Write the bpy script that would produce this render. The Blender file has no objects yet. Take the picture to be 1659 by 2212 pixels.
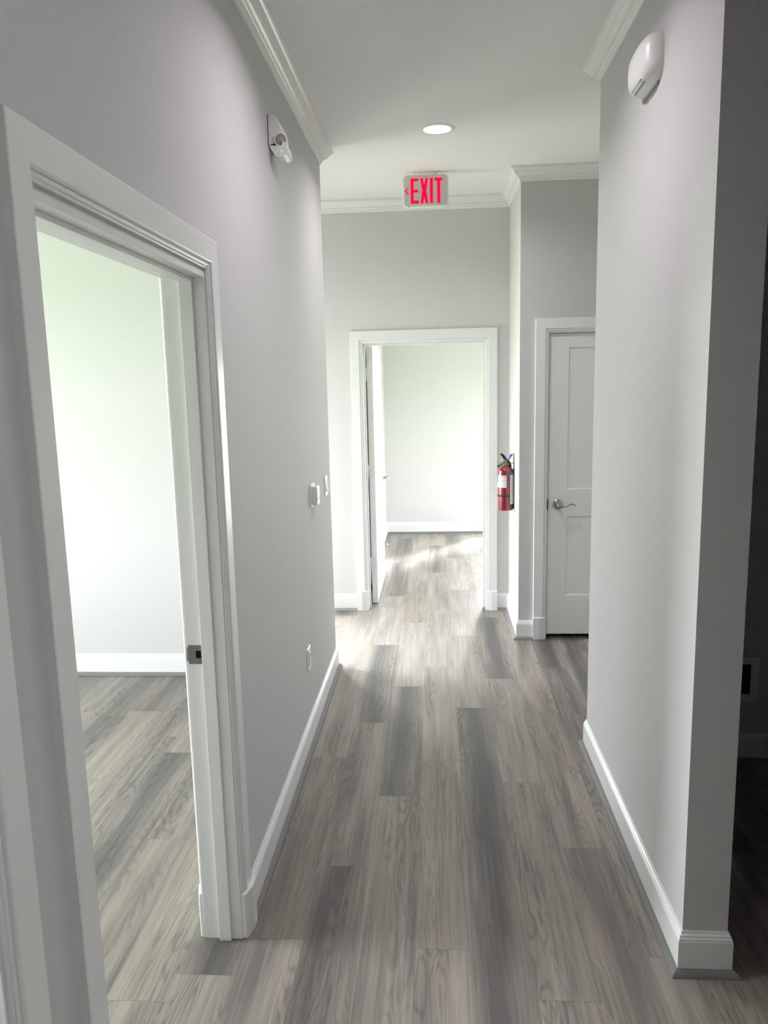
import bpy, bmesh, math, random
from mathutils import Vector, Matrix

# ------------------------------------------------------------------ scene, camera, world, lights
sc = bpy.context.scene
COL = sc.collection
R = math.radians

sc.view_settings.view_transform = 'Standard'
sc.view_settings.look = 'None'
sc.view_settings.gamma = 1.0
sc.view_settings.use_curve_mapping = False
sc.view_settings.exposure = 0.10
sc.cycles.use_denoising = True
sc.cycles.max_bounces = 10
sc.cycles.diffuse_bounces = 7
sc.cycles.glossy_bounces = 3
sc.cycles.transmission_bounces = 3
sc.cycles.caustics_reflective = False
sc.cycles.caustics_refractive = False
sc.cycles.sample_clamp_indirect = 6.0
sc.cycles.blur_glossy = 0.5

CAM_H = 1.7441
YAW, PITCH, ROLL = R(3.9461), R(9.3829), R(-1.2932)
cam = bpy.data.cameras.new('camera')
cam.sensor_fit = 'VERTICAL'
cam.sensor_height = 36.0
cam.lens = 1659.26 / 2212.0 * 36.0
cam.clip_start = 0.02
cam_ob = bpy.data.objects.new('camera', cam)
COL.objects.link(cam_ob)
fw = Vector((-math.sin(YAW) * math.cos(PITCH), math.cos(YAW) * math.cos(PITCH), -math.sin(PITCH)))
rt = fw.cross(Vector((0, 0, 1))).normalized()
up = rt.cross(fw)
r2 = math.cos(ROLL) * rt + math.sin(ROLL) * up
u2 = -math.sin(ROLL) * rt + math.cos(ROLL) * up
M = Matrix((r2, u2, -fw)).transposed().to_4x4()
M.translation = Vector((0, 0, CAM_H))
cam_ob.matrix_world = M
sc.camera = cam_ob

# world: overcast bright sky above, lawn below the horizon
W = bpy.data.worlds.new('world'); sc.world = W
W.use_nodes = True
nt = W.node_tree; nt.nodes.clear()
tc = nt.nodes.new('ShaderNodeTexCoord'); sp = nt.nodes.new('ShaderNodeSeparateXYZ')
cr = nt.nodes.new('ShaderNodeValToRGB'); mr = nt.nodes.new('ShaderNodeMapRange')
bg = nt.nodes.new('ShaderNodeBackground'); wo = nt.nodes.new('ShaderNodeOutputWorld')
nt.links.new(tc.outputs['Generated'], sp.inputs[0])
mr.inputs['From Min'].default_value = -1; mr.inputs['From Max'].default_value = 1
nt.links.new(sp.outputs['Z'], mr.inputs['Value'])
nt.links.new(mr.outputs[0], cr.inputs['Fac'])
e = cr.color_ramp.elements
e[0].position = 0.0; e[0].color = (0.43, 0.53, 0.39, 1)
e[1].position = 1.0; e[1].color = (0.86, 0.95, 1.05, 1)
a = e.new(0.49); a.color = (0.43, 0.53, 0.39, 1)
a = e.new(0.52); a.color = (0.95, 0.98, 1.0, 1)
nt.links.new(cr.outputs[0], bg.inputs['Color'])
bg.inputs['Strength'].default_value = 45.0
nt.links.new(bg.outputs[0], wo.inputs[0])

# ------------------------------------------------------------------ plan (metres)
XL, XR = -0.637, 0.7124          # corridor walls
TL, TR = 0.118, 0.1297           # their thickness
YLE = 4.5754                     # left wall ends here, side hall goes left
YRN, YRF = 2.0909, 3.5418        # right wall stub
YF, YB, XB = 5.824, 5.1285, 0.552
TF = 0.13
YK = 8.973
ZC = 3.0616
XW = -4.4                        # outer face line on the left
XE = 4.0
XH = -2.0                        # end of the side hall (glazed)
YS = -2.4
ZD = 2.05                        # door head height

def lamp_area(name, loc, energy, color, size, spread=180, shape='DISK', rot=(0, 0, 0), size_y=None, portal=False):
    l = bpy.data.lights.new(name, 'AREA'); l.energy = energy; l.color = color
    l.shape = shape; l.size = size
    if size_y: l.size_y = size_y
    l.spread = R(spread)
    if portal: l.cycles.is_portal = True
    o = bpy.data.objects.new(name, l); COL.objects.link(o)
    o.location = loc; o.rotation_euler = rot
    return o

# portals at the window openings (they only guide the sky light)
PORTALS = [((XW + 0.06, 2.225, 1.6), (0, R(-90), 0), 1.6, 1.35),
           ((XW + 0.06, -.5, 1.5), (0, R(-90), 0), 1.1, 1.4),
           ((XH + 0.06, 5.10, 1.05), (0, R(-90), 0), 2.1, 0.70),
           ((-1.51, YF + 0.07, 1.05), (R(-90), 0, 0), .58, 2.1),
           ((2.46, 7.35, 1.15), (0, R(90), 0), 1.7, .9),
           ((1.04, YK + 0.06, 1.025), (R(-90), 0, 0), .56, 1.95)]
for i, (l_, r_, sx, sy) in enumerate(PORTALS):
    lamp_area('window_portal', l_, 1, (1, 1, 1), sx, shape='RECTANGLE', rot=r_, size_y=sy, portal=True)

# low hazy sun that reaches the back room floor through its glazed door
sun = bpy.data.lights.new('sun', 'SUN'); sun.energy = 18.0; sun.angle = R(8); sun.color = (1.0, 0.98, 0.95)
sun_ob = bpy.data.objects.new('sun', sun); COL.objects.link(sun_ob)
sun_ob.rotation_euler = Vector((-.66, -.75, -.62)).to_track_quat('-Z', 'Y').to_euler()

# ------------------------------------------------------------------ mesh helpers
class MB:
    """collects geometry for ONE mesh object"""
    def __init__(s): s.bm = bmesh.new()
    def box(s, a, b, bev=0.0, mat=None):
        x0, y0, z0 = [min(p, q) for p, q in zip(a, b)]; x1, y1, z1 = [max(p, q) for p, q in zip(a, b)]
        vs = [s.bm.verts.new(v) for v in ((x0, y0, z0), (x1, y0, z0), (x1, y1, z0), (x0, y1, z0), (x0, y0, z1), (x1, y0, z1), (x1, y1, z1), (x0, y1, z1))]
        fs = [s.bm.faces.new([vs[i] for i in f]) for f in ((0, 3, 2, 1), (4, 5, 6, 7), (0, 1, 5, 4), (1, 2, 6, 5), (2, 3, 7, 6), (3, 0, 4, 7))]
        if mat is not None:
            for v in vs: v.co = mat @ v.co
        if bev:
            es = list({e for f in fs for e in f.edges})
            bmesh.ops.bevel(s.bm, geom=es, offset=bev, segments=2, affect='EDGES', profile=0.6)
        return s
    def loft(s, rings, closed=True, cap=True, smooth=False):
        """rings: lists of points with equal length"""
        vr = [[s.bm.verts.new(p) for p in r] for r in rings]
        n = len(vr[0])
        for a, b in zip(vr[:-1], vr[1:]):
            for i in range(n if closed else n - 1):
                j = (i + 1) % n
                try:
                    f = s.bm.faces.new((a[i], a[j], b[j], b[i])); f.smooth = smooth
                except ValueError: pass
        if cap:
            for r in (vr[0], vr[-1]):
                try: s.bm.faces.new(r)
                except ValueError: pass
        return s
    def prism(s, poly, z0, z1, T=None):
        f = T or (lambda p: p)
        return s.loft([[f((x, y, z0)) for x, y in poly], [f((x, y, z1)) for x, y in poly]])
    def lathe(s, prof, M=None, n=32, cap=True):
        M = M or Matrix()
        rings = [[M @ Vector((r * math.cos(2 * math.pi * i / n), r * math.sin(2 * math.pi * i / n), z)) for i in range(n)] for r, z in prof]
        return s.loft(rings, smooth=True, cap=cap)
    def tube(s, pts, rad, n=12, flat=1.0, upv=None):
        pts = [Vector(p) for p in pts]; rings = []
        for i, p in enumerate(pts):
            d = (pts[min(i + 1, len(pts) - 1)] - pts[max(i - 1, 0)]).normalized()
            a = Vector(upv) if upv else (Vector((0, 0, 1)) if abs(d.z) < 0.9 else Vector((1, 0, 0)))
            x = d.cross(a).normalized(); y = x.cross(d)
            r = rad[i] if isinstance(rad, (list, tuple)) else rad
            rings.append([p + x * r * math.cos(2 * math.pi * k / n) + y * r * flat * math.sin(2 * math.pi * k / n) for k in range(n)])
        return s.loft(rings, smooth=True)
    def build(s, name, mat, parent=None, kind=None, loc=None, smooth_angle=None):
        bm = s.bm
        bmesh.ops.remove_doubles(bm, verts=bm.verts, dist=1e-6)
        bmesh.ops.recalc_face_normals(bm, faces=bm.faces)
        me = bpy.data.meshes.new(name)
        if loc is not None:
            bmesh.ops.translate(bm, verts=bm.verts, vec=-Vector(loc))
        bm.to_mesh(me); bm.free()
        if smooth_angle:
            for p in me.polygons: p.use_smooth = True
            try: me.set_sharp_from_angle(angle=R(smooth_angle))
            except Exception: pass
        me.materials.append(mat)
        o = bpy.data.objects.new(name, me); COL.objects.link(o)
        if loc is not None: o.location = loc
        if parent is not None:
            o.parent = parent
            if loc is None: o.matrix_parent_inverse = Matrix.Translation(-Vector(WLOC.get(parent.name, (0, 0, 0))))
            else: o.location = Vector(loc) - Vector(WLOC.get(parent.name, (0, 0, 0)))
        WLOC[o.name] = tuple(loc) if loc is not None else (0, 0, 0)
        if kind: o['kind'] = kind
        return o
WLOC = {}
def empty(name, loc, parent=None):
    o = bpy.data.objects.new(name, None); COL.objects.link(o); o.location = loc; o.empty_display_size = 0.1
    WLOC[o.name] = tuple(loc)
    return o
def tag(o, label=None, cat=None, group=None, kind=None):
    if label: o['label'] = label
    if cat: o['category'] = cat
    if group: o['group'] = group
    if kind: o['kind'] = kind
    return o

def sweep(mb, path, prof, T=None, ends=True):
    """sweep a profile [(out, h)] along a 2D path; 'out' goes to the LEFT of the path, mitred corners.
    T maps (p0, p1, h) to world."""
    T = T or (lambda p: p)
    n = len(path); P = [Vector(p) for p in path]; rings = []
    for i in range(n):
        d0 = (P[i] - P[i - 1]).normalized() if i > 0 else None
        d1 = (P[i + 1] - P[i]).normalized() if i < n - 1 else None
        if d0 is None: d0 = d1
        if d1 is None: d1 = d0
        n0 = Vector((-d0.y, d0.x)); n1 = Vector((-d1.y, d1.x))
        m = n0 + n1; m = m / max(1e-6, m.dot(n0)) if m.length > 1e-6 else n0
        rings.append([T((P[i].x + m.x * o, P[i].y + m.y * o, h)) for o, h in prof])
    return mb.loft(rings)

# ------------------------------------------------------------------ materials
def nodes(name):
    m = bpy.data.materials.new(name); m.use_nodes = True
    return m, m.node_tree, m.node_tree.nodes['Principled BSDF']
def paint(name, col, rough=0.5, spec=0.5, bump=0.0, scale=150, metal=0.0, var=0.0, coat=0.0):
    m, t, b = nodes(name)
    b.inputs['Base Color'].default_value = (*col, 1); b.inputs['Roughness'].default_value = rough
    b.inputs['Metallic'].default_value = metal; b.inputs['Specular IOR Level'].default_value = spec
    if coat: b.inputs['Coat Weight'].default_value = coat
    co = t.nodes.new('ShaderNodeNewGeometry') if False else t.nodes.new('ShaderNodeTexCoord')
    nz = t.nodes.new('ShaderNodeTexNoise'); nz.inputs['Scale'].default_value = scale; nz.inputs['Detail'].default_value = 2
    t.links.new(co.outputs['Object'], nz.inputs['Vector'])
    if bump:
        bp = t.nodes.new('ShaderNodeBump'); bp.inputs['Strength'].default_value = bump; bp.inputs['Distance'].default_value = 0.002
        t.links.new(nz.outputs['Fac'], bp.inputs['Height']); t.links.new(bp.outputs[0], b.inputs['Normal'])
    mx = t.nodes.new('ShaderNodeMapRange'); mx.inputs['To Min'].default_value = rough - 0.03 - var; mx.inputs['To Max'].default_value = rough + 0.03 + var
    t.links.new(nz.outputs['Fac'], mx.inputs['Value']); t.links.new(mx.outputs[0], b.inputs['Roughness'])
    return m
def glow(name, col, strength, base_k=0.8):
    m, t, b = nodes(name); b.inputs['Specular IOR Level'].default_value = 0.1
    b.inputs['Base Color'].default_value = (*[c * base_k for c in col], 1)
    b.inputs['Emission Color'].default_value = (*col, 1); b.inputs['Emission Strength'].default_value = strength
    return m

M_WALL = paint('wall_paint', (0.56, 0.552, 0.55), 0.75, 0.25, bump=0.35, scale=220)
M_CEIL = paint('ceiling_paint', (0.80, 0.80, 0.79), 0.9, 0.15, bump=0.15, scale=120)
M_TRIM = paint('trim_enamel', (0.74, 0.74, 0.735), 0.32, 0.5)
M_DOOR = paint('door_enamel', (0.76, 0.76, 0.755), 0.4, 0.45)
M_SHOE = paint('grey_base_shoe', (0.17, 0.17, 0.165), 0.65, 0.15, var=0.05, scale=40)
M_NICKEL = paint('satin_nickel', (0.42, 0.40, 0.37), 0.28, metal=1.0)
M_STRIKE = paint('strike_nickel', (0.17, 0.165, 0.15), 0.5, metal=0.5)
M_BLACK = paint('black_plastic', (0.012, 0.012, 0.012), 0.45)
M_HOLE = paint('dark_recess', (0.01, 0.01, 0.01), 0.9, 0.1)
M_PLASTIC = paint('white_plastic', (0.76, 0.75, 0.73), 0.35, 0.5)
M_PLATE = paint('almond_white_plate', (0.80, 0.80, 0.78), 0.3, 0.5)
M_RED = paint('red_enamel', (0.17, 0.004, 0.014), 0.22, 0.6, coat=0.5)
M_BLUE = paint('blue_tag', (0.015, 0.10, 0.42), 0.5)
M_BLUE2 = paint('blue_sleeve', (0.02, 0.09, 0.22), 0.5)
M_PAPER = paint('paper_label', (0.55, 0.56, 0.57), 0.6)
M_INK = paint('grey_print_and_shade', (0.30, 0.31, 0.32), 0.6)
M_OLIVE = paint('valve_metal', (0.20, 0.18, 0.13), 0.4, metal=0.4)
M_WIRE = paint('white_wire', (0.8, 0.75, 0.75), 0.5)
M_SIGN = paint('exit_sign_face', (0.70, 0.655, 0.615), 0.5)
M_RIM = paint('exit_sign_housing', (0.80, 0.80, 0.74), 0.45)
M_LETTER = glow('exit_red_led', (1.0, 0.0, 0.05), 1.0, 0.2)
M_LED = glow('green_led', (0.15, 1.0, 0.35), 1.2)
M_LENS = glow('downlight_diffuser', (1.0, 0.97, 0.98), 4.0)

def clear_plastic():
    m, t, b = nodes('clear_lamp_lens')
    b.inputs['Base Color'].default_value = (0.55, 0.55, 0.53, 1); b.inputs['Roughness'].default_value = 0.08
    b.inputs['Transmission Weight'].default_value = 0.5
    return m
M_CLEAR = clear_plastic()

# vinyl plank floor: every plank carries its own tone and seed
PW, PL, PX0 = 0.179, 1.2175, 0.097
def floor_material():
    m, t, b = nodes('vinyl_plank_floor'); N = t.nodes; L = t.links
    def math_(op, a, b_=None, c=None):
        n = N.new('ShaderNodeMath'); n.operation = op
        for i, v in enumerate((a, b_, c)):
            if v is None: continue
            if isinstance(v, (int, float)): n.inputs[i].default_value = v
            else: L.new(v, n.inputs[i])
        return n.outputs[0]
    at_t = N.new('ShaderNodeAttribute'); at_t.attribute_name = 'plank_tone'
    at_s = N.new('ShaderNodeAttribute'); at_s.attribute_name = 'plank_seed'
    uv = N.new('ShaderNodeUVMap'); uv.uv_map = 'UVMap'
    s = N.new('ShaderNodeSeparateXYZ'); L.new(uv.outputs[0], s.inputs[0])
    U, V = s.outputs['X'], s.outputs['Y']          # metres inside the plank
    seed = at_s.outputs['Fac']; tone = at_t.outputs['Fac']
    def noise(sx, sy, detail, rough=0.5, off=0.0, dist=0.0):
        c = N.new('ShaderNodeCombineXYZ')
        L.new(math_('MULTIPLY', U, sx), c.inputs[0]); L.new(math_('MULTIPLY', V, sy), c.inputs[1])
        L.new(math_('MULTIPLY_ADD', seed, 37.0, off), c.inputs[2])
        n = N.new('ShaderNodeTexNoise'); n.inputs['Scale'].default_value = 1.0; n.inputs['Detail'].default_value = detail
        n.inputs['Roughness'].default_value = rough; n.inputs['Distortion'].default_value = dist
        L.new(c.outputs[0], n.inputs['Vector']); return n.outputs['Fac']
    broad = noise(16, 1.3, 2, off=1.0)             # soft lengthwise bands
    fine = noise(150, 2.4, 4, 0.65, off=2.0)       # fine straight streaks
    mid = noise(48, 1.7, 3, 0.6, off=5.0)
    field = noise(9.5, 1.15, 2.5, 0.5, off=3.0, dist=0.25)    # height field whose contours are the cathedral grain
    rings = math_('SINE', math_('MULTIPLY', field, 115.0))
    rings = math_('POWER', math_('MULTIPLY_ADD', rings, 0.5, 0.5), 3.0)
    where = N.new('ShaderNodeMapRange'); L.new(noise(7, 0.9, 1, off=9.0), where.inputs['Value'])
    where.inputs['From Min'].default_value = 0.42; where.inputs['From Max'].default_value = 0.62
    rings = math_('MULTIPLY', rings, math_('MULTIPLY_ADD', where.outputs[0], 0.85, 0.15))
    # darkness value
    cen = math_('MULTIPLY_ADD', noise(0.0, 0.55, 1, off=21.0), 0.9, 0.03)
    hh = math_('DIVIDE', math_('SUBTRACT', math_('DIVIDE', U, PW), cen), 0.33)
    heart = math_('POWER', 2.718, math_('MULTIPLY', math_('MULTIPLY', hh, hh), -1.0))
    over = math_('MAXIMUM', math_('SUBTRACT', tone, 0.42), 0.0)
    d = math_('ADD', math_('MINIMUM', tone, 0.42), math_('MULTIPLY', over, math_('MULTIPLY_ADD', heart, 1.15, 0.14)))
    d = math_('MULTIPLY_ADD', math_('SUBTRACT', broad, 0.5), 0.9, d)
    d = math_('MULTIPLY_ADD', math_('SUBTRACT', mid, 0.5), 0.55, d)
    d = math_('MULTIPLY_ADD', math_('SUBTRACT', fine, 0.5), 0.75, d)
    d = math_('MULTIPLY_ADD', rings, 0.26, d)
    # soft dark heart running down the dark planks
    ramp = N.new('ShaderNodeValToRGB'); L.new(d, ramp.inputs['Fac'])
    el = ramp.color_ramp.elements
    el[0].position = 0.0; el[0].color = (0.33, 0.295, 0.262, 1)
    el[1].position = 1.0; el[1].color = (0.075, 0.070, 0.069, 1)
    q = el.new(0.35); q.color = (0.240, 0.205, 0.176, 1)
    q = el.new(0.62); q.color = (0.152, 0.132, 0.118, 1)
    # hue drift brown <-> grey
    hue = N.new('ShaderNodeMapRange'); L.new(noise(5, 0.7, 1, off=13.0), hue.inputs['Value'])
    hue.inputs['From Min'].default_value = 0.35; hue.inputs['From Max'].default_value = 0.7
    mix = N.new('ShaderNodeMixRGB'); mix.blend_type = 'MULTIPLY'
    L.new(hue.outputs[0], mix.inputs['Fac']); L.new(ramp.outputs[0], mix.inputs['Color1']); mix.inputs['Color2'].default_value = (0.92, 0.97, 1.0, 1)
    # seams
    def edge(c, size, w):
        a = math_('SUBTRACT', size / 2, math_('ABSOLUTE', math_('SUBTRACT', c, size / 2)))
        return math_('LESS_THAN', a, w)
    seam = math_('MAXIMUM', math_('MULTIPLY', edge(U, PW, 0.0006), 0.35), math_('MULTIPLY', edge(V, PL, 0.0010), 0.8))
    mix2 = N.new('ShaderNodeMixRGB'); mix2.blend_type = 'MULTIPLY'
    L.new(seam, mix2.inputs['Fac']); L.new(mix.outputs[0], mix2.inputs['Color1']); mix2.inputs['Color2'].default_value = (0.55, 0.55, 0.55, 1)
    L.new(mix2.outputs[0], b.inputs['Base Color'])
    b.inputs['Roughness'].default_value = 0.36; b.inputs['Specular IOR Level'].default_value = 0.5
    rr = N.new('ShaderNodeMapRange'); L.new(fine, rr.inputs['Value']); rr.inputs['To Min'].default_value = 0.32; rr.inputs['To Max'].default_value = 0.46
    L.new(rr.outputs[0], b.inputs['Roughness'])
    bp = N.new('ShaderNodeBump'); bp.inputs['Strength'].default_value = 0.12; bp.inputs['Distance'].default_value = 0.001
    L.new(fine, bp.inputs['Height']); L.new(bp.outputs[0], b.inputs['Normal'])
    return m
M_FLOOR = floor_material()

# ------------------------------------------------------------------ floor and ceiling
def build_floor():
    rnd = random.Random(11)
    known = {0: 3.052, 1: 2.15, 2: 2.755, 3: 1.96, 4: 2.70, 5: 3.36, -1: 2.56, -2: 2.178, -5: 2.71, -6: 3.425, -7: 3.596, -9: 3.836}
    # tone by (column, plank number counted from the known joint)
    tones = {(0, 0): 0.86, (0, -1): 0.40, (0, 1): 0.28, (0, -2): .3, (1, 0): 0.36, (1, 1): 0.36, (1, -1): 0.44, (1, 2): .26,
             (2, 0): 0.88, (2, -1): 0.84, (2, 1): 0.34, (2, 2): .3, (3, 0): 0.44, (3, 1): 0.40, (3, 2): 0.88, (3, -1): 0.36, (3, 3): .4,
             (4, 0): 0.42, (4, 1): 0.42, (4, 2): .38, (4, -1): 0.54, (4, -2): .5, (5, 0): 0.66, (5, -1): 0.40, (5, 1): .8, (6, 1): .75, (7, 0): .7, (7, 1): .6, (7, 2): .8,  # right-hand recess columns toned darker, painting its shade into the planks
             (-1, 0): 0.50, (-1, 1): 0.72, (-1, -1): 0.74, (-1, 2): .25, (-2, 0): 0.50, (-2, 1): 0.36, (-2, -1): 0.46,
             (-3, 0): .8, (-5, -1): .42, (-5, 0): 0.40, (-6, -1): 0.76, (-6, 0): 0.36, (-7, 0): 0.5, (-7, -1): .42, (-9, 0): 0.7, (6, 0): .72}
    x0, x1, y0, y1 = XW, XE + 0.2, YS - 0.2, YK + 0.2
    bm = bmesh.new(); uvl = bm.loops.layers.uv.new('UVMap')
    tl = bm.faces.layers.float.new('plank_tone'); sl = bm.faces.layers.float.new('plank_seed')
    c0 = math.floor((x0 - PX0) / PW) ; c1 = math.ceil((x1 - PX0) / PW)
    for c in range(c0, c1):
        cc = c + 1                                  # column 1 starts at PX0 - PW
        ax = PX0 + (c) * PW
        col = c + 2
        base = known.get(col, 2.0 + rnd.random() * PL)
        k0 = math.floor((y0 - base) / PL)
        k = k0
        while base + k * PL < y1:
            ya, yb = base + k * PL, base + (k + 1) * PL
            a0, a1 = max(ax, x0), min(ax + PW, x1); b0, b1 = max(ya, y0), min(yb, y1)
            t = tones.get((col, k))
            r_ = rnd.random()
            if t is None: t = 0.22 + 0.2 * r_ if r_ < 0.8 else 0.72
            if a1 - a0 > 1e-4 and b1 - b0 > 1e-4:
                vs = [bm.verts.new(p) for p in ((a0, b0, 0), (a1, b0, 0), (a1, b1, 0), (a0, b1, 0))]
                f = bm.faces.new(vs); f[tl] = t; f[sl] = rnd.random() * 3
                for lp in f.loops: lp[uvl].uv = (lp.vert.co.x - ax, lp.vert.co.y - ya)
            k += 1
    # underside so that the floor is a slab
    vs = [bm.verts.new(p) for p in ((x0, y0, -0.05), (x0, y1, -0.05), (x1, y1, -0.05), (x1, y0, -0.05))]
    bm.faces.new(vs)
    me = bpy.data.meshes.new('floor'); bm.to_mesh(me); bm.free(); me.materials.append(M_FLOOR)
    o = bpy.data.objects.new('floor', me); COL.objects.link(o); o['kind'] = 'structure'
build_floor()
MB().box((XW, YS - .2, ZC), (XE + .2, YLE, ZC + 0.1)).box((XH, YLE, ZC), (XE + .2, YK + .2, ZC + 0.1)).build('ceiling', M_CEIL, kind='structure')

# ------------------------------------------------------------------ walls
def wall(name, x0, x1, y0, y1, openings=(), axis=None):
    """a wall block; openings (a0, a1, z0, z1) along its long axis"""
    mb = MB(); ax = axis or ('x' if (x1 - x0) > (y1 - y0) else 'y')
    lo, hi = (x0, x1) if ax == 'x' else (y0, y1)
    cuts = sorted(openings); p = lo
    def bx(a0, a1, z0, z1):
        if a1 - a0 < 1e-4 or z1 - z0 < 1e-4: return
        if ax == 'x': mb.box((a0, y0, z0), (a1, y1, z1))
        else: mb.box((x0, a0, z0), (x1, a1, z1))
    for a0, a1, z0, z1 in cuts:
        bx(p, a0, 0, ZC); bx(a0, a1, 0, z0); bx(a0, a1, z1, ZC); p = a1
    bx(p, hi, 0, ZC)
    return mb.build(name, M_WALL, kind='structure')
J = 0.018
D1 = (1.247, 2.172); D4 = (0.035, 0.947); D2 = (-0.536, 0.372); D3 = (0.741, 1.503)
wall('wall_left', XL - TL, XL, YS, YLE, [(D4[0] - J, D4[1] + J, 0, ZD + J), (D1[0] - J, D1[1] + J, 0, ZD + J)])
wall('wall_office_far', XW + .12, XL - TL, YLE - 0.125, YLE)
wall('wall_office_near', XW + .12, XL - TL, 1.03, 1.13)
wall('wall_office_left', XW, XW + .12, YS, YLE, [(-1.2, .2, .95, 2.05), (1.55, 2.9, 0.8, 2.4)])
wall('wall_side_hall_end', XH, XH + .12, YLE, YF, [(4.75, 5.45, 0.0, 2.1)])
wall('wall_far', XH, XB + .13, YF, YF + TF, [(-1.8, -1.22, 0.0, 2.1), (D2[0] - J, D2[1] + J, 0, ZD + J)])
wall('wall_recess_side', XB, XB + 0.13, YB + 0.13, YF)
wall('wall_recess', XB, 2.43, YB, YB + 0.13, [(D3[0] - J, D3[1] + J, 0, ZD + J)])
wall('wall_recess_end', 2.3, 2.43, YRF, YB)
wall('wall_closet_right', 2.3, 2.43, YB + .13, YF)
wall('wall_closet_back', XB + .13, 2.43, YF, YF + .13)
wall('wall_right', XR, XR + TR, YRN, YRF)
wall('wall_dark_room_far', XR + TR, XE, 3.41, YRF)
wall('wall_dark_room_right', XE, XE + .12, YS, YRF)
wall('wall_added_blocker', XR, XR + TR, YS, 1.44)  # unseen wall, added to keep corridor light out of the dark room
wall('wall_back', XW, XE, YS - .12, YS)
wall('wall_back_room_left', -0.72, -0.59, YF + TF, YK)
wall('wall_back_room_far', -0.72, 2.52, YK, YK + .12, [(0.76, 1.32, 0.05, 2.0)])
wall('wall_back_room_right', 2.4, 2.52, YF + TF, YK, [(6.9, 7.8, 0.3, 2.0)])

# ------------------------------------------------------------------ baseboards, base shoe, crown
BB = [(0, 0), (.014, 0), (.014, .104), (.0125, .108), (.0125, .112), (.009, .117), (.009, .1215), (.0045, .127), (.0035, .1334), (0, .1334)]
SHOE = [(.0135, 0.0004), (.034, 0.0004), (.0335, .003), (.030, .010), (.024, .016), (.017, .019), (.0135, .019)]
def base(name, path):
    mb = MB(); sweep(mb, path, BB); o = mb.build(name, M_TRIM, kind='structure')
    mb = MB(); sweep(mb, path, SHOE); mb.build('base_shoe', M_SHOE, parent=o)
    return o
PLW = 0.092                        # plinth reach beyond the jamb
base('baseboard_left', [(XH + .12, YLE), (XL, YLE), (XL, D1[1] + PLW + .002)])
base('baseboard_left_near', [(XL, D1[0] - PLW - .002), (XL, D4[1] + PLW + .002)])
base('baseboard_right', [(XE, 3.41), (XR + TR, 3.41), (XR + TR, YRN), (XR, YRN), (XR, YRF), (2.3, YRF)])
base('baseboard_recess', [(D3[0] - PLW - .002, YB), (XB, YB), (XB, YF), (D2[1] + PLW + .002, YF)])
base('baseboard_recess_right', [(2.3, YRF), (2.3, YB), (D3[1] + PLW + .002, YB)])
base('baseboard_far', [(D2[0] - PLW - .002, YF), (-1.22, YF)])
base('baseboard_office', [(XL - TL, D1[1] + PLW + .002), (XL - TL, YLE - .125), (XW + .12, YLE - .125)])
base('baseboard_back_room', [(2.4, YF + TF), (2.4, YK), (-0.59, YK), (-0.59, YF + TF + 0.03)])

cz = lambda d: ZC - d
CROWN = [(0, cz(0)), (.070, cz(0)), (.070, cz(.007)), (.064, cz(.0085)), (.064, cz(.013)), (.056, cz(.017)), (.049, cz(.025)), (.043, cz(.035)),
         (.036, cz(.043)), (.028, cz(.048)), (.022, cz(.050)), (.022, cz(.054)), (.018, cz(.056)), (.015, cz(.062)), (.012, cz(.065)), (.012, cz(.070)), (.008, cz(.074)), (.006, cz(.0812)), (0, cz(.0812))]
def crown(name, path):
    mb = MB(); sweep(mb, path, CROWN); return mb.build(name, M_TRIM, kind='structure')
crown('trim_1', [(XH + .12, YLE), (XL, YLE), (XL, YS)])
crown('trim_2', [(XR + TR, 3.0), (XR + TR, YRN), (XR, YRN), (XR, YRF), (2.3, YRF)])
crown('trim_3', [(2.3, YRF), (2.3, YB), (XB, YB), (XB, YF), (XH + .12, YF)])

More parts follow.
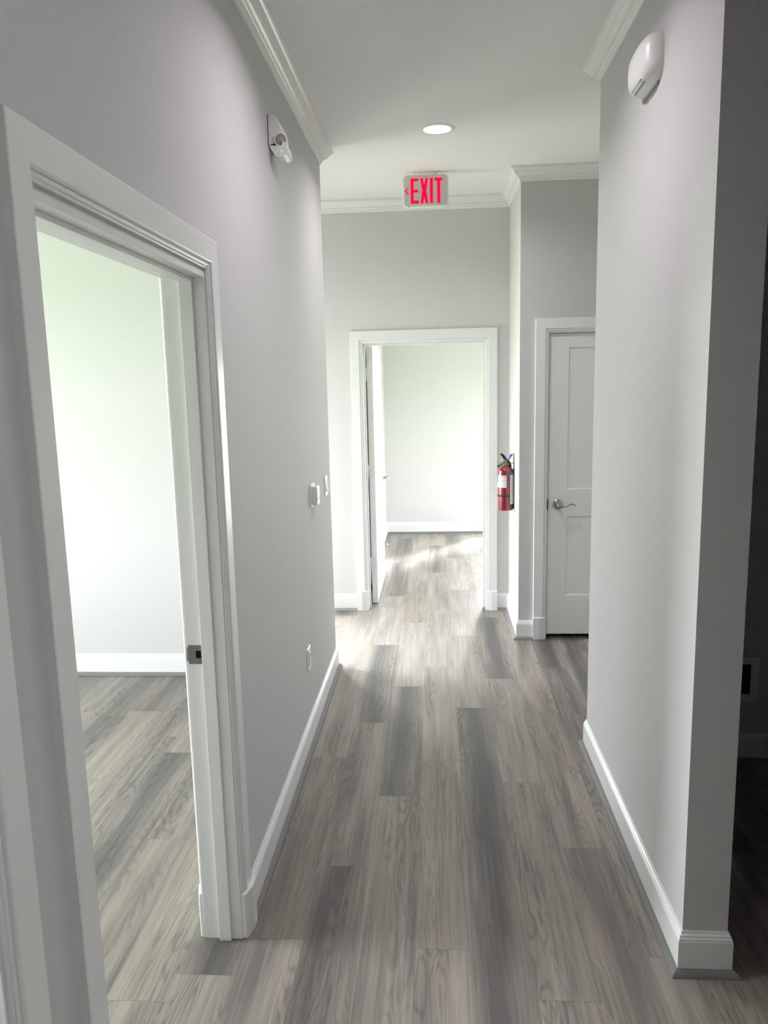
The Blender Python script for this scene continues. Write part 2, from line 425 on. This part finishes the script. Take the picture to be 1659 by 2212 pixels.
# ------------------------------------------------------------------ door frames
CAS = [(0.0, 0), (0.0, .007), (.002, .0085), (.006, .0085), (.007, .0105), (.010, .0125), (.013, .0125), (.014, .0105), (.0155, .0105),
       (.0165, .013), (.019, .0165), (.022, .018), (.0815, .018), (.084, .0165), (.084, 0)]
def frame(n, D, org, U, Wd, T, H=ZD, outer=2.148, stop_w=None, room_side=True):
    """U runs along the wall, Wd points to the hall; the wall occupies w from 0 to -T"""
    org, U, Wd = Vector(org), Vector(U), Vector(Wd)
    P = lambda u, w, z: org + U * u + Wd * w + Vector((0, 0, z))
    base_loc = P((D[0] + D[1]) / 2, 0, 0)
    root = empty('door_%d' % n, base_loc); root['kind'] = 'structure'
    u0, u1 = D
    # jamb: an upside-down U around the opening
    mb = MB()
    for a, b, z0, z1 in ((u0 - J, u0, 0.001, H + J), (u1, u1 + J, 0.001, H + J), (u0, u1, H, H + J)):
        p, q = P(a, 0.001, z0), P(b, -T - .001, z1); mb.box(p, q)
    mb.build('jamb', M_TRIM, parent=root)
    if stop_w:
        w0, w1 = stop_w; mb = MB(); s = 0.011
        for a, b, z0, z1 in ((u0, u0 + s, .001, H), (u1 - s, u1, .001, H), (u0 + s, u1 - s, H - s, H)):
            mb.box(P(a, w0, z0), P(b, w1, z1), bev=0.0015)
        mb.build('door_stop', M_TRIM, parent=root)
    rv = 0.006
    for side in (0, 1) if room_side else (0,):
        mb = MB()
        Hc = H + rv + (outer - H - rv - .084 if side == 0 else 0)
        path = [(u0 - rv, 0.002), (u0 - rv, Hc), (u1 + rv, Hc), (u1 + rv, 0.002)]
        if side == 0: f = lambda p: P(p[0], p[2], p[1])
        else: f = lambda p: P(p[0], -T - p[2], p[1])
        sweep(mb, path, CAS, T=f)
        mb.build('casing', M_TRIM, parent=root)
        for sgn, ue in ((-1, u0), (1, u1)):
            poly = [(rv - .002, 0), (rv - .002, .014), (.010, .0185), (.050, .030), (PLW, .030), (PLW, 0)]
            mb = MB(); z1 = .156
            g = (lambda x, y: P(ue + sgn * x, y, 0)) if side == 0 else (lambda x, y: P(ue + sgn * x, -T - y, 0))
            k = .004; top = [(rv - .002 + k * .5, 0), (rv - .002 + k * .5, .014 - k), (.011, .0185 - k), (.050, .030 - k), (PLW - k * .6, .030 - k), (PLW - k * .6, 0)]
            rings = [[g(*p) + Vector((0, 0, .001)) for p in poly], [g(*p) + Vector((0, 0, z1 - k)) for p in poly], [g(*p) + Vector((0, 0, z1)) for p in top]]
            mb.loft(rings); mb.build('plinth_block', M_TRIM, parent=root)
    return root, P

def leaf_mesh(Wd, H, T, panels, P):
    """two-panel door leaf; local u 0..Wd, t 0..-T, z 0..H; panels (u0,u1,z0,z1) sunk on both faces"""
    mb = MB(); bm = mb.bm
    us = sorted({0, Wd, *[p[0] for p in panels], *[p[1] for p in panels]})
    zs = sorted({0, H, *[p[2] for p in panels], *[p[3] for p in panels]})
    dep, sl = 0.009, 0.009
    for face in (0, 1):
        t0 = 0 if face == 0 else -T; sg = -1 if face == 0 else 1
        for i in range(len(us) - 1):
            for k in range(len(zs) - 1):
                a, b, c, d = us[i], us[i + 1], zs[k], zs[k + 1]
                hole = any(a >= p[0] - 1e-6 and b <= p[1] + 1e-6 and c >= p[2] - 1e-6 and d <= p[3] + 1e-6 for p in panels)
                q = [(a, t0, c), (b, t0, c), (b, t0, d), (a, t0, d)]
                if not hole: bm.faces.new([bm.verts.new(P(*v)) for v in q])
        for a, b, c, d in panels:
            o = [(a, t0, c), (b, t0, c), (b, t0, d), (a, t0, d)]
            ti = t0 + sg * dep
            n_ = [(a + sl, ti, c + sl), (b - sl, ti, c + sl), (b - sl, ti, d - sl), (a + sl, ti, d - sl)]
            ov = [bm.verts.new(P(*v)) for v in o]; nv = [bm.verts.new(P(*v)) for v in n_]
            for i in range(4): bm.faces.new((ov[i], ov[(i + 1) % 4], nv[(i + 1) % 4], nv[i]))
            bm.faces.new(nv)
    for i in range(len(us) - 1):
        for z in (0, H): bm.faces.new([bm.verts.new(P(*v)) for v in ((us[i], 0, z), (us[i + 1], 0, z), (us[i + 1], -T, z), (us[i], -T, z))])
    for k in range(len(zs) - 1):
        for u in (0, Wd): bm.faces.new([bm.verts.new(P(*v)) for v in ((u, 0, zs[k]), (u, 0, zs[k + 1]), (u, -T, zs[k + 1]), (u, -T, zs[k]))])
    return mb

def lever(parent, P, rose_r=0.034):
    """P maps local (along lever, out of door, up) to world"""
    Mx = Matrix.Identity(4); o = P(0, 0, 0)
    ex, ey, ez = P(1, 0, 0) - o, P(0, 1, 0) - o, P(0, 0, 1) - o
    A = Matrix((ex, ez, ey)).transposed().to_4x4(); A.translation = o      # lathe axis = out of door
    mb = MB()
    mb.lathe([(.001, .0), (rose_r, 0), (rose_r, .003), (rose_r - .003, .006), (.020, .009), (.013, .011), (.011, .022), (.011, .040), (.0125, .044), (.0125, .055), (.010, .058), (.001, .0585)], A, 32)
    pts = [(0, .048, 0), (.014, .050, -.007), (.030, .050, -.011), (.046, .049, -.008), (.062, .049, 0.0), (.078, .048, .006), (.092, .047, .006), (.104, .046, .001), (.113, .046, -.006)]
    mb.tube([P(*p) for p in pts], [.011, .010, .0085, .0075, .007, .007, .0065, .0055, .003], n=12, flat=0.75)
    return mb.build('lever_handle', M_NICKEL, parent=parent, smooth_angle=40)

# door_1: opening in the left wall, its leaf swung away into the office
d1, P1 = frame(1, D1, (XL, 0, 0), (0, 1, 0), (1, 0, 0), TL, outer=2.158, stop_w=(-.032, -.070))
# strike plate on the far jamb
mb = MB(); yj = D1[1] + 0.0005
xs0, xs1, zs0, zs1 = -0.754, -0.7085, 0.926, 0.985
hx0, hx1, hz0, hz1 = -.7275, -.7115, .944, .968
xx = [xs0 + .004, hx0, hx1, xs1]; zz = [zs0, hz0, hz1, zs1]
for i in range(3):
    for k in range(3):
        if i == 1 and k == 1: continue
        mb.box((xx[i], yj - .0022, zz[k]), (xx[i + 1], yj, zz[k + 1]))
mb.loft([[(xs0 + .004, yj - .0022, z), (xs0 - .001, yj - .0015, z), (xs0 - .005, yj + .003, z), (xs0 - .005, yj + .005, z), (xs0 - .0005, yj, z), (xs0 + .004, yj, z)] for z in (zs0 + .008, zs1 - .008)])
strike = mb.build('strike_plate', M_STRIKE, parent=d1)
MB().box((hx0, yj - .0008, hz0), (hx1, yj + .0, hz1)).build('latch_hole', M_HOLE, parent=strike)
for z in (.935, .977):
    Ms = Matrix.Translation((-.7215, yj - .0021, z)) @ Matrix.Rotation(R(90), 4, 'X')
    mb = MB(); mb.lathe([(.0001, 0.0012), (.0015, .0012), (.0042, .0004), (.0046, 0)], Ms, 16); mb.build('screw', M_STRIKE, parent=strike)
    MB().lathe([(.0001, .0016), (.0014, .0016), (.0014, 0)], Ms, 10).build('screw_socket', M_HOLE, parent=strike)

# door_2: far doorway with an open leaf
d2, P2 = frame(2, D2, (0, YF, 0), (1, 0, 0), (0, -1, 0), TF, outer=2.143, stop_w=(-.050, -.085))
LX, LY, LW = -0.476, 5.985, 0.90
Pf = lambda u, t, z: Vector((LX + t, LY + u, 0.012 + z))
pan = [(.118, LW - .118, .275, .822), (.118, LW - .118, 1.002, 1.915)]
lf = leaf_mesh(LW, 2.030, .044, pan, Pf).build('door_leaf', M_DOOR, parent=d2)
lever(lf, lambda a, b, c: Vector((LX + b, LY + LW - .068 - a, .93 + c)))
for z in (1.825, 1.075, 0.335):
    mb = MB(); y0 = LY - .0015
    poly = [(-.516, z - .052), (-.487, z - .052), (-.482, z - .047), (-.482, z + .047), (-.487, z + .052), (-.516, z + .052)]
    mb.loft([[(x, y0, zz_) for x, zz_ in poly], [(x, y0 + .0025, zz_) for x, zz_ in poly]])
    mb.tube([(-.5245, y0 - .004, z - .052), (-.5245, y0 - .004, z + .052)], .0065, 12)
    h = mb.build('hinge', M_TRIM, parent=lf)
    mb = MB()
    for k, dz in enumerate((-.036, -.012, .012, .036)):
        A = Matrix.Translation(((-.503, -.492)[k % 2], y0 - .0008, z + dz)) @ Matrix.Rotation(R(90), 4, 'X')
        mb.lathe([(.0001, 0), (.0028, 0), (.0028, -.001)], A, 10)
    mb.build('hinge_screws', M_SHOE, parent=h)

# door_3: closed closet door in the recess
d3, P3 = frame(3, D3, (0, YB, 0), (1, 0, 0), (0, -1, 0), .13, outer=2.143, stop_w=(-.066, -.095), room_side=False)
W3 = D3[1] - D3[0] - .009
Pc = lambda u, t, z: Vector((D3[0] + .005 + u, YB + .018 - t, .029 + z))
pan3 = [(.124, W3 - .124, .272, .821), (.124, W3 - .124, 1.001, 1.930)]
lf3 = leaf_mesh(W3, 2.018, .044, pan3, Pc).build('door_leaf', M_DOOR, parent=d3)
lever(lf3, lambda a, b, c: Vector((.811 + a, YB + .018 - b, .931 + c)))
mb = MB(); mb.loft([[(D3[0] - .0005, YB + .001, z), (D3[0] - .0005 - w, YB - .001, z), (D3[0] + .003, YB - .002, z), (D3[0] + .004, YB + .012, z)] for z, w in ((.895, .001), (.905, .004), (.93, .006), (.955, .004), (.968, .001))])
mb.build('strike_plate', M_BLACK, parent=d3)

# door_4: nearer opening in the left wall, only its far casing shows
d4, P4 = frame(4, D4, (XL, 0, 0), (0, 1, 0), (1, 0, 0), TL, outer=2.158, stop_w=(-.032, -.070))

# ------------------------------------------------------------------ windows (frames in the outside walls)
def window(n, axis, pos, a0, a1, z0, z1, zbar=True):
    mb = MB(); f = .045
    def bx(p0, p1, q0, q1):
        if axis == 'x': mb.box((pos, p0, q0), (pos + .05, p1, q1))
        else: mb.box((p0, pos, q0), (p1, pos + .05, q1))
    bx(a0, a1, z0, z0 + f); bx(a0, a1, z1 - f, z1); bx(a0, a0 + f, z0 + f, z1 - f); bx(a1 - f, a1, z0 + f, z1 - f)
    if zbar: bx(a0 + f, a1 - f, (z0 + z1) / 2 - .02, (z0 + z1) / 2 + .02)
    mb.build('window_%d' % n, M_TRIM, kind='structure')
window(1, 'x', XW + .02, 1.55, 2.9, .8, 2.4)
window(2, 'x', XH + .02, 4.75, 5.45, 0.001, 2.1, False)
window(3, 'x', 2.44, 6.9, 7.8, .3, 2.0)
window(4, 'y', YK + .04, .76, 1.32, .05, 2.0, False)
window(6, 'y', YF + .05, -1.8, -1.22, .001, 2.1, False)
window(5, 'x', XW + .02, -1.2, .2, .95, 2.05)

# ------------------------------------------------------------------ recessed downlights
def downlight(x, y, label, energy):
    root = empty('recessed_downlight', (x, y, ZC))
    tag(root, label, 'ceiling light', 'recessed downlights along the corridor ceiling')
    A = Matrix.Translation((x, y, ZC)) @ Matrix.Rotation(math.pi, 4, 'X')
    mb = MB(); mb.lathe([(.0715, .0005), (.0715, .003), (.075, .0055), (.090, .0035), (.0955, .0005)], A, 48, cap=False); mb.build('trim_ring', M_TRIM, parent=root)
    mb = MB(); mb.lathe([(.0001, .0030), (.060, .0028), (.0715, .0022), (.0715, .0005)], A, 48); mb.build('diffuser', M_LENS, parent=root)
    lamp_area('downlight_lamp', (x, y, ZC - .006), energy, (1.0, 0.955, 1.0), .13, spread=150)
downlight(.027, 4.308, 'round white recessed downlight, lit, in front of the exit sign', 11)
downlight(.027, 2.60, 'round white recessed downlight, lit, between the emergency light and the domed unit', 10)
downlight(.027, -.78, 'round white recessed downlight, lit, behind the photographer', 7)
downlight(.027, .91, 'round white recessed downlight, lit, above the photographer', 1.7)

# ------------------------------------------------------------------ exit sign
def exit_sign():
    cx, cy, czz = -.0445, 5.124, 2.948
    root = empty('exit_sign', (cx, cy, ZC)); tag(root, 'red lit EXIT sign with left arrow hanging from the corridor ceiling', 'exit sign')
    def rr(w, h, r, n=6):
        pts = []
        for sx, sz, a0 in ((1, 1, 0), (-1, 1, 90), (-1, -1, 180), (1, -1, 270)):
            for i in range(n + 1):
                a = R(a0 + 90 * i / n); pts.append((sx * (w / 2 - r) + r * math.cos(a), sz * (h / 2 - r) + r * math.sin(a)))
        return pts
    q = lambda pts, y: [(cx + px, y, czz + pz) for px, pz in pts]
    mb = MB(); mb.loft([q(rr(.278, .184, .022), cy - .002), q(rr(.288, .194, .026), cy + .003), q(rr(.288, .194, .026), cy + .026), q(rr(.276, .182, .02), cy + .030)])
    mb.build('housing', M_RIM, parent=root, smooth_angle=30)
    mb = MB(); mb.loft([q(rr(.268, .174, .021), cy - .0019), q(rr(.268, .174, .021), cy - .0035), q(rr(.264, .170, .019), cy - .0045)])
    face = mb.build('face_plate', M_SIGN, parent=root)
    yl = cy - .0046
    def poly(mb, pts):
        mb.loft([[(cx + px, yl, czz + pz) for px, pz in pts], [(cx + px, yl - .0012, czz + pz) for px, pz in pts]])
    t, bt, m_ = .075, -.076, 0
    st = .0185
    mb = MB(); x0 = -.094; x1 = -.044
    poly(mb, [(x0, bt), (x1, bt), (x1, bt + st), (x0 + st, bt + st), (x0 + st, -.009), (x1 - .002, -.009), (x1 - .002, .008), (x0 + st, .008), (x0 + st, t - .017), (x1, t - .017), (x1, t), (x0, t)])
    mb.build('letter_e', M_LETTER, parent=root)
    mb = MB(); a, b_, c = -.033, .0165, -.0085
    poly(mb, [(a, t), (a + .017, t), (c, .034), (b_ - .017, t), (b_, t), (c + .0125, 0), (b_, bt), (b_ - .017, bt), (c, -.038), (a + .017, bt), (a, bt), (c - .0125, 0)])
    mb.build('letter_x', M_LETTER, parent=root)
    mb = MB(); poly(mb, [(.0275, bt), (.0465, bt), (.0465, t), (.0275, t)]); mb.build('letter_i', M_LETTER, parent=root)
    mb = MB(); poly(mb, [(.073, bt), (.0925, bt), (.0925, t - .018), (.106, t - .018), (.106, t), (.0575, t), (.0575, t - .018), (.073, t - .018)]); mb.build('letter_t', M_LETTER, parent=root)
    mb = MB(); poly(mb, [(-.132, 0), (-.110, .022), (-.1055, .018), (-.1225, 0), (-.1055, -.018), (-.110, -.022)]); mb.build('arrow', M_LETTER, parent=root)
    # canopy on the ceiling
    mb = MB(); C = (cx + .0, cy + .014)
    ring = lambda k, z: [(C[0] + px, C[1] + pz, z) for px, pz in rr(.142 * k, .055 * k, .0255 * k)]
    mb.loft([ring(1, ZC - .0005), ring(1, ZC - .008), ring(.94, ZC - .016), ring(.80, ZC - .022)])
    mb.build('canopy', M_RIM, parent=root, smooth_angle=50)
    A = Matrix.Translation((cx - .106, cy - .001, czz - .0925)) @ Matrix.Rotation(R(90), 4, 'X')
    MB().lathe([(.0001, .002), (.003, .0018), (.003, 0)], A, 12).build('screw', M_BLACK, parent=root)
exit_sign()

# ------------------------------------------------------------------ wall fittings on the left wall
def plate(mb, x, y0, y1, z0, z1, t, sx=1, b=.0025):
    """bevelled wall plate whose back lies on the plane x"""
    def r_(dx, k): return [(x + sx * dx, y0 + k, z0 + k), (x + sx * dx, y1 - k, z0 + k), (x + sx * dx, y1 - k, z1 - k), (x + sx * dx, y0 + k, z1 - k)]
    return mb.loft([r_(0, 0), r_(t * .5, 0), r_(t, b)])
def thermostat():
    y0, y1, z0, z1 = 3.80, 3.905, 1.128, 1.262
    root = empty('thermostat', (XL, (y0 + y1) / 2, z0)); tag(root, 'boxy white thermostat on a white backplate on the left wall', 'thermostat')
    mb = MB(); plate(mb, XL, 3.815, 3.935, 1.137, 1.253, .007); mb.build('backplate', M_PLATE, parent=root)
    mb = MB(); mb.box((XL + .007, 3.835, 1.146), (XL + .034, 3.915, 1.242), bev=.003); bx = mb.build('case', M_PLASTIC, parent=root)
    mb = MB(); plate(mb, XL + .034, 3.843, 3.907, 1.168, 1.228, .0015, b=.001); mb.build('cover', M_PLATE, parent=bx)
    MB().box((XL + .0355, 3.862, 1.176), (XL + .0363, 3.890, 1.184)).build('slot', M_INK, parent=bx)
thermostat()
def switch():
    y0, y1, z0, z1 = 4.325, 4.412, 1.120, 1.235
    root = empty('light_switch', (XL, (y0 + y1) / 2, z0)); tag(root, 'white rocker light switch near the end of the left wall', 'light switch')
    mb = MB(); plate(mb, XL, y0, y1, z0, z1, .006); mb.build('wall_plate', M_PLATE, parent=root)
    mb = MB(); a, b = y0 + .026, y1 - .026; xz = [(XL + .006, z1 - .025), (XL + .0075, z1 - .025), (XL + .0135, z0 + .028), (XL + .006, z0 + .025)]
    mb.loft([[(x, a, z) for x, z in xz], [(x, b, z) for x, z in xz]]); mb.build('rocker', M_PLATE, parent=root)
switch()
def outlet():
    y0, y1, z0, z1 = 3.545, 3.625, .366, .480
    root = empty('power_outlet', (XL, (y0 + y1) / 2, z0)); tag(root, 'white power outlet low on the left wall above the baseboard', 'outlet')
    mb = MB(); plate(mb, XL, y0, y1, z0, z1, .006); pl = mb.build('wall_plate', M_PLATE, parent=root)
    mb = MB(); plate(mb, XL + .0065, y0 + .0235, y1 - .0235, z0 + .024, z1 - .024, .0035, b=.001); rc = mb.build('receptacle', M_PLATE, parent=root)
    mb = MB(); mb.box((XL + .0055, y0 + .022, z0 + .0225), (XL + .0066, y1 - .022, z1 - .0225)); mb.build('gap', M_INK, parent=root)
    mb = MB()
    for zc_ in (z0 + .040, z1 - .040):
        for dy in (-.0065, .0065): mb.box((XL + .0099, (y0 + y1) / 2 + dy - .001, zc_), (XL + .0103, (y0 + y1) / 2 + dy + .001, zc_ + .008))
        mb.box((XL + .0099, (y0 + y1) / 2 - .0022, zc_ - .009), (XL + .0103, (y0 + y1) / 2 + .0022, zc_ - .005))
    mb.build('slots', M_HOLE, parent=rc)
outlet()
def emergency_light():
    y0 = 3.150
    root = empty('emergency_light', (XL, 3.21, 2.64)); tag(root, 'small white emergency light with a round lamp and green indicator high on the left wall', 'emergency light')
    # side view of the housing (depth from wall, height), swept along the wall and rounded at both ends
    prof = [(.003, 2.672), (.003, 2.787), (.014, 2.789), (.026, 2.785), (.033, 2.780), (.044, 2.763), (.054, 2.746), (.060, 2.727), (.0625, 2.711), (.064, 2.694), (.058, 2.672)]
    mb = MB(); rings = []; cd, czz = .030, 2.72
    for y, k in ((y0, .90), (y0 + .003, .965), (y0 + .009, 1.0), (y0 + .095, 1.0), (y0 + .115, .93), (y0 + .128, .78)):
        rings.append([(XL + (d if d < .01 else .003 + (d - .003) * k), y, czz + (z - czz) * (0.5 + k / 2)) for d, z in prof])
    mb.loft(rings, smooth=True); mb.build('housing', M_PLASTIC, parent=root, smooth_angle=35)
    mb = MB(); mb.box((XL + .0002, y0 + .001, 2.674), (XL + .0042, y0 + .120, 2.787)); mb.build('gasket', M_BLACK, parent=root)
    # lower block with the indicator on its near face
    pb = [(.003, 2.676), (.006, 2.667), (.025, 2.637), (.034, 2.632), (.057, 2.633), (.071, 2.641), (.076, 2.648), (.070, 2.680), (.060, 2.690)]
    mb = MB(); mb.loft([[(XL + .04 + (d - .04) * k, y, 2.66 + (z - 2.66) * k) for d, z in pb] for y, k in ((y0 + .0, .97), (y0 + .002, 1), (y0 + .100, 1), (y0 + .106, .93))])
    blk = mb.build('battery_block', M_PLASTIC, parent=root)
    A = Matrix.Translation((XL + .051, y0, 2.653)) @ Matrix.Rotation(R(90), 4, 'X')
    MB().lathe([(.0001, .0014), (.0028, .001), (.0032, 0)], A, 14).build('indicator_light', M_LED, parent=blk)
    for dx, dz in ((.028, 2.661), (.041, 2.642)):
        A = Matrix.Translation((XL + dx, y0, dz)) @ Matrix.Rotation(R(90), 4, 'X')
        MB().lathe([(.0001, .0005), (.0016, .0005), (.0016, 0)], A, 10).build('screw', M_INK, parent=blk)
    # round swivel lamp on the near end
    hc = Vector((XL + .047, y0 + .004, 2.695))
    A = Matrix.Translation(hc) @ Vector((.42, -.86, -.22)).to_track_quat('Z', 'Y').to_matrix().to_4x4()
    mb = MB(); mb.lathe([(.0001, -.024), (.016, -.020), (.023, -.010), (.0255, .000), (.0262, .005), (.0245, .0085), (.0215, .009), (.0205, .006), (.012, .001), (.0001, .0)], A, 36)
    hd = mb.build('lamp_head', M_PLASTIC, parent=root, smooth_angle=40)
    MB().lathe([(.0001, .0095), (.008, .0092), (.015, .0082), (.0205, .0062), (.0205, .0048), (.0001, .0052)], A, 30).build('lens', M_CLEAR, parent=hd)
    MB().lathe([(.0001, .0125), (.006, .0120), (.0085, .0098), (.0085, .0088), (.0001, .0088)], A, 18).build('bulb', M_INK, parent=hd)
emergency_light()
def wall_alarm():
    """smooth white domed housing on the right wall with slots underneath"""
    y0, y1, z0, z1 = 2.60, 2.855, 2.664, 2.812
    root = empty('wall_mounted_unit', (XR, (y0 + y1) / 2, z0)); tag(root, 'smooth white domed unit with slots, mounted high on the right wall', 'wall unit')
    cy, czz = (y0 + y1) / 2, (z0 + z1) / 2; hy, hz = (y1 - y0) / 2, (z1 - z0) / 2
    mb = MB(); rings = []; n = 64
    for dep, k, dz in ((0.0, 1.0, 0), (.010, 1.0, 0), (.026, .97, 0), (.040, .90, -.001), (.052, .78, -.003), (.060, .60, -.005), (.064, .38, -.006), (.066, .12, -.006)):
        ring = []
        for i in range(n):
            a = 2 * math.pi * i / n; ca, sa = math.cos(a), math.sin(a); p = 2 / 3.6
            ring.append((XR - dep, cy + hy * k * math.copysign(abs(ca) ** p, ca), czz + dz + hz * k * math.copysign(abs(sa) ** p, sa)))
        rings.append(ring)
    mb.loft(rings, smooth=True)
    body = mb.build('housing', M_PLASTIC, parent=root, smooth_angle=60)
    for k, (dx, zz_) in enumerate(((.040, z0 + .0085), (.050, z0 + .0165))):
        mb = MB(); mb.box((XR - dx - .0035, cy - .062, zz_ - .0030), (XR - dx + .0010, cy + .052, zz_ + .0005)); mb.build('slot', M_INK, parent=body)
    mb = MB(); mb.box((XR - .004, y0 + .05, z0 - .006), (XR - .0002, y1 - .03, z0 + .004)); mb.build('edge_shade_strip', M_INK, parent=root)  # grey strip painting the shadow under the housing's lower edge
wall_alarm()

# ------------------------------------------------------------------ low wall box in the dark room
def wall_box():
    x0, x1, z0, z1 = 1.26, 1.445, .288, .498; y = 3.41
    root = empty('recessed_wall_box', ((x0 + x1) / 2, y, z0)); tag(root, 'square frame around a dark recess, low on the dark room wall', 'wall box')
    mb = MB(); f = .034
    for a, b, c, d in ((x0, x1, z0, z0 + f), (x0, x1, z1 - f, z1), (x0, x0 + f, z0 + f, z1 - f), (x1 - f, x1, z0 + f, z1 - f)):
        mb.box((a, y - .006, c), (b, y - .0002, d))
    mb.build('frame', M_TRIM, parent=root)
    MB().box((x0 + f, y - .0012, z0 + f), (x1 - f, y - .0003, z1 - f)).build('recess', M_HOLE, parent=root)
wall_box()

# ------------------------------------------------------------------ fire extinguisher on the recess side wall
def extinguisher():
    cx, cy = .4905, 5.46; r = .0565; s = .000267
    X = lambda zx: XB + (zx - 875) * s
    Z = lambda zy: .846 + (1845 - zy) * s
    root = empty('fire_extinguisher', (cx, cy, .846)); tag(root, 'red fire extinguisher hung beside the far doorway', 'fire extinguisher')
    mb = MB(); mb.lathe([(.001, .003), (.045, .0), (r - .003, .002), (r, .008), (r, .278), (r - .004, .292), (r - .014, .304), (.030, .312), (.024, .317), (.024, .322), (.001, .323)], Matrix.Translation((cx, cy, .846)), 48)
    body = mb.build('cylinder_body', M_RED, parent=root, smooth_angle=40)
    mb = MB(); mb.lathe([(r - .001, 0), (r + .0012, .0), (r + .0012, .0135), (r - .001, .0135)], Matrix.Translation((cx, cy, Z(1468))), 48, cap=False); mb.build('retaining_strap', M_BLACK, parent=root)
    def patch(name, x0, x1, z0, z1, off, mat, par, n=12, dz=0, taper=0):
        mb = MB(); a0, a1 = [math.asin(max(-1, min(1, (x - cx) / r))) for x in (x0, x1)]; rings = []
        for i in range(n + 1):
            a = a0 + (a1 - a0) * i / n; ca, sa = -math.cos(a), math.sin(a)
            rings.append([(cx + (r + o) * sa, cy + (r + o) * ca, z) for o, z in ((off, z0), (off + .0008, z0), (off + .0008, z1), (off, z1))])
        mb.loft(rings); return mb.build(name, mat, parent=par)
    lab = patch('white_label', X(455), X(662), Z(1225), Z(900), .0002, M_PAPER, root)
    lab['label'] = 'white printed instruction label'
    patch('label_tab', X(436), X(456), Z(1225), Z(1100), .0002, M_PAPER, lab, 3)
    for k, (a, b, zy, h) in enumerate(((475, 640, 935, 20), (475, 640, 962, 10), (485, 560, 1025, 8), (580, 635, 1022, 14), (490, 610, 1050, 8), (525, 580, 1082, 10), (475, 600, 1170, 10))):
        patch('print_line', X(a), X(b), Z(zy + h / 2), Z(zy - h / 2), .0011, M_INK, lab, 5)
    sl = patch('tag_sleeve', X(690), X(855), Z(885), Z(812), .002, M_BLUE2, root); sl['label'] = 'blue sleeve of the hanging tag'
    tg = patch('hanging_tag', X(748), X(850), Z(1670), Z(885), .0035, M_PAPER, root); tg['label'] = 'long white paper tag'
    # valve, levers, gauge
    mb = MB(); mb.lathe([(.015, 0), (.015, .010), (.009, .012), (.009, .028), (.001, .029)], Matrix.Translation((X(690), cy, Z(655))), 24); mb.tube([(X(640), cy, Z(600)), (X(760), cy, Z(600))], .008, 12)
    mb.build('valve', M_OLIVE, parent=root, smooth_angle=40)
    mb = MB(); pl = [(640, 545), (690, 500), (660, 430), (605, 360), (560, 335), (520, 335), (508, 350), (540, 400), (585, 460), (600, 490), (610, 540)]
    mb.loft([[(X(a), cy + dy, Z(b)) for a, b in pl] for dy in (-.011, .011)]); mb.build('squeeze_lever', M_BLACK, parent=root)
    d = (Vector((X(635), 0, Z(540))) - Vector((X(475), 0, Z(650))))
    A = Matrix.Translation((X(475), cy - .01, Z(650))) @ Vector((d.x, 0, d.z)).to_track_quat('Z', 'Y').to_matrix().to_4x4()
    mb = MB(); mb.lathe([(.001, 0), (.009, 0), (.0105, .01), (.0105, d.length), (.001, d.length)], A, 20); nz = mb.build('carry_handle', M_OLIVE, parent=root, smooth_angle=40)
    MB().lathe([(.001, -.014), (.006, -.013), (.009, -.005), (.0095, 0), (.001, .001)], A, 20).build('end_cap', M_BLACK, parent=nz)
    mb = MB(); mb.tube([(X(a), cy - .004 + k * .002, Z(b)) for k, (a, b) in enumerate(((690, 500), (720, 545), (745, 585), (765, 630), (778, 680), (785, 730), (800, 800), (815, 900), (820, 1100)))], [.009, .0095, .010, .010, .0095, .008, .0075, .0075, .0075], 12); mb.build('hose', M_BLACK, parent=root)
    mb = MB(); pl = [(722, 498), (745, 440), (772, 350), (848, 358), (795, 430), (750, 497)]
    mb.loft([[(X(a), cy - .012 + dy, Z(b)) for a, b in pl] for dy in (-.001, .001)]); pt = mb.build('pull_tag', M_BLUE, parent=root); pt['label'] = 'bright blue plastic pull tag'
    mb = MB(); mb.tube([(X(a), cy - .022, Z(b)) for a, b in ((500, 520), (560, 500), (610, 490), (650, 530), (640, 590), (590, 640), (640, 680), (690, 712))], .0012, 6)
    mb.tube([(X(a), cy - .03, Z(b)) for a, b in ((590, 640), (520, 690), (450, 760), (438, 790))], .0012, 6); mb.build('wire_tie', M_WIRE, parent=root)
    mb = MB(); mb.box((X(480), cy - .028, Z(735)), (X(560), cy - .026, Z(690)), mat=None); mb.build('inspection_tag', M_BLUE2, parent=root)
    # bracket, fixed to the wall
    b = empty('extinguisher_bracket', (XB, cy, .86)); tag(b, 'thin black steel bracket fixed to the wall behind the extinguisher', 'bracket')
    mb = MB(); mb.box((XB - .0044, cy - .012, Z(1808)), (XB - .0003, cy + .012, Z(335))); mb.build('back_strip', M_BLACK, parent=b)
    mb = MB(); mb.tube([(XB - .003, cy + .016, Z(602)), (X(835), cy + .016, Z(601)), (X(800), cy + .016, Z(600))], .0026, 8); mb.build('hook', M_INK, parent=b)
extinguisher()

# ------------------------------------------------------------------ door stop in the back room
def door_stop():
    y = 8.04; root = empty('spring_door_stop', (-0.576, y, .06)); tag(root, 'small spring door stop on the back room baseboard behind the open door', 'door stop')
    mb = MB(); mb.tube([(-.576, y, .06), (-.53, y, .06)], .006, 10); mb.build('spring', M_NICKEL, parent=root)
    mb = MB(); mb.tube([(-.53, y, .06), (-.515, y, .06)], .008, 10); mb.build('rubber_tip', M_PLASTIC, parent=root)
door_stop()
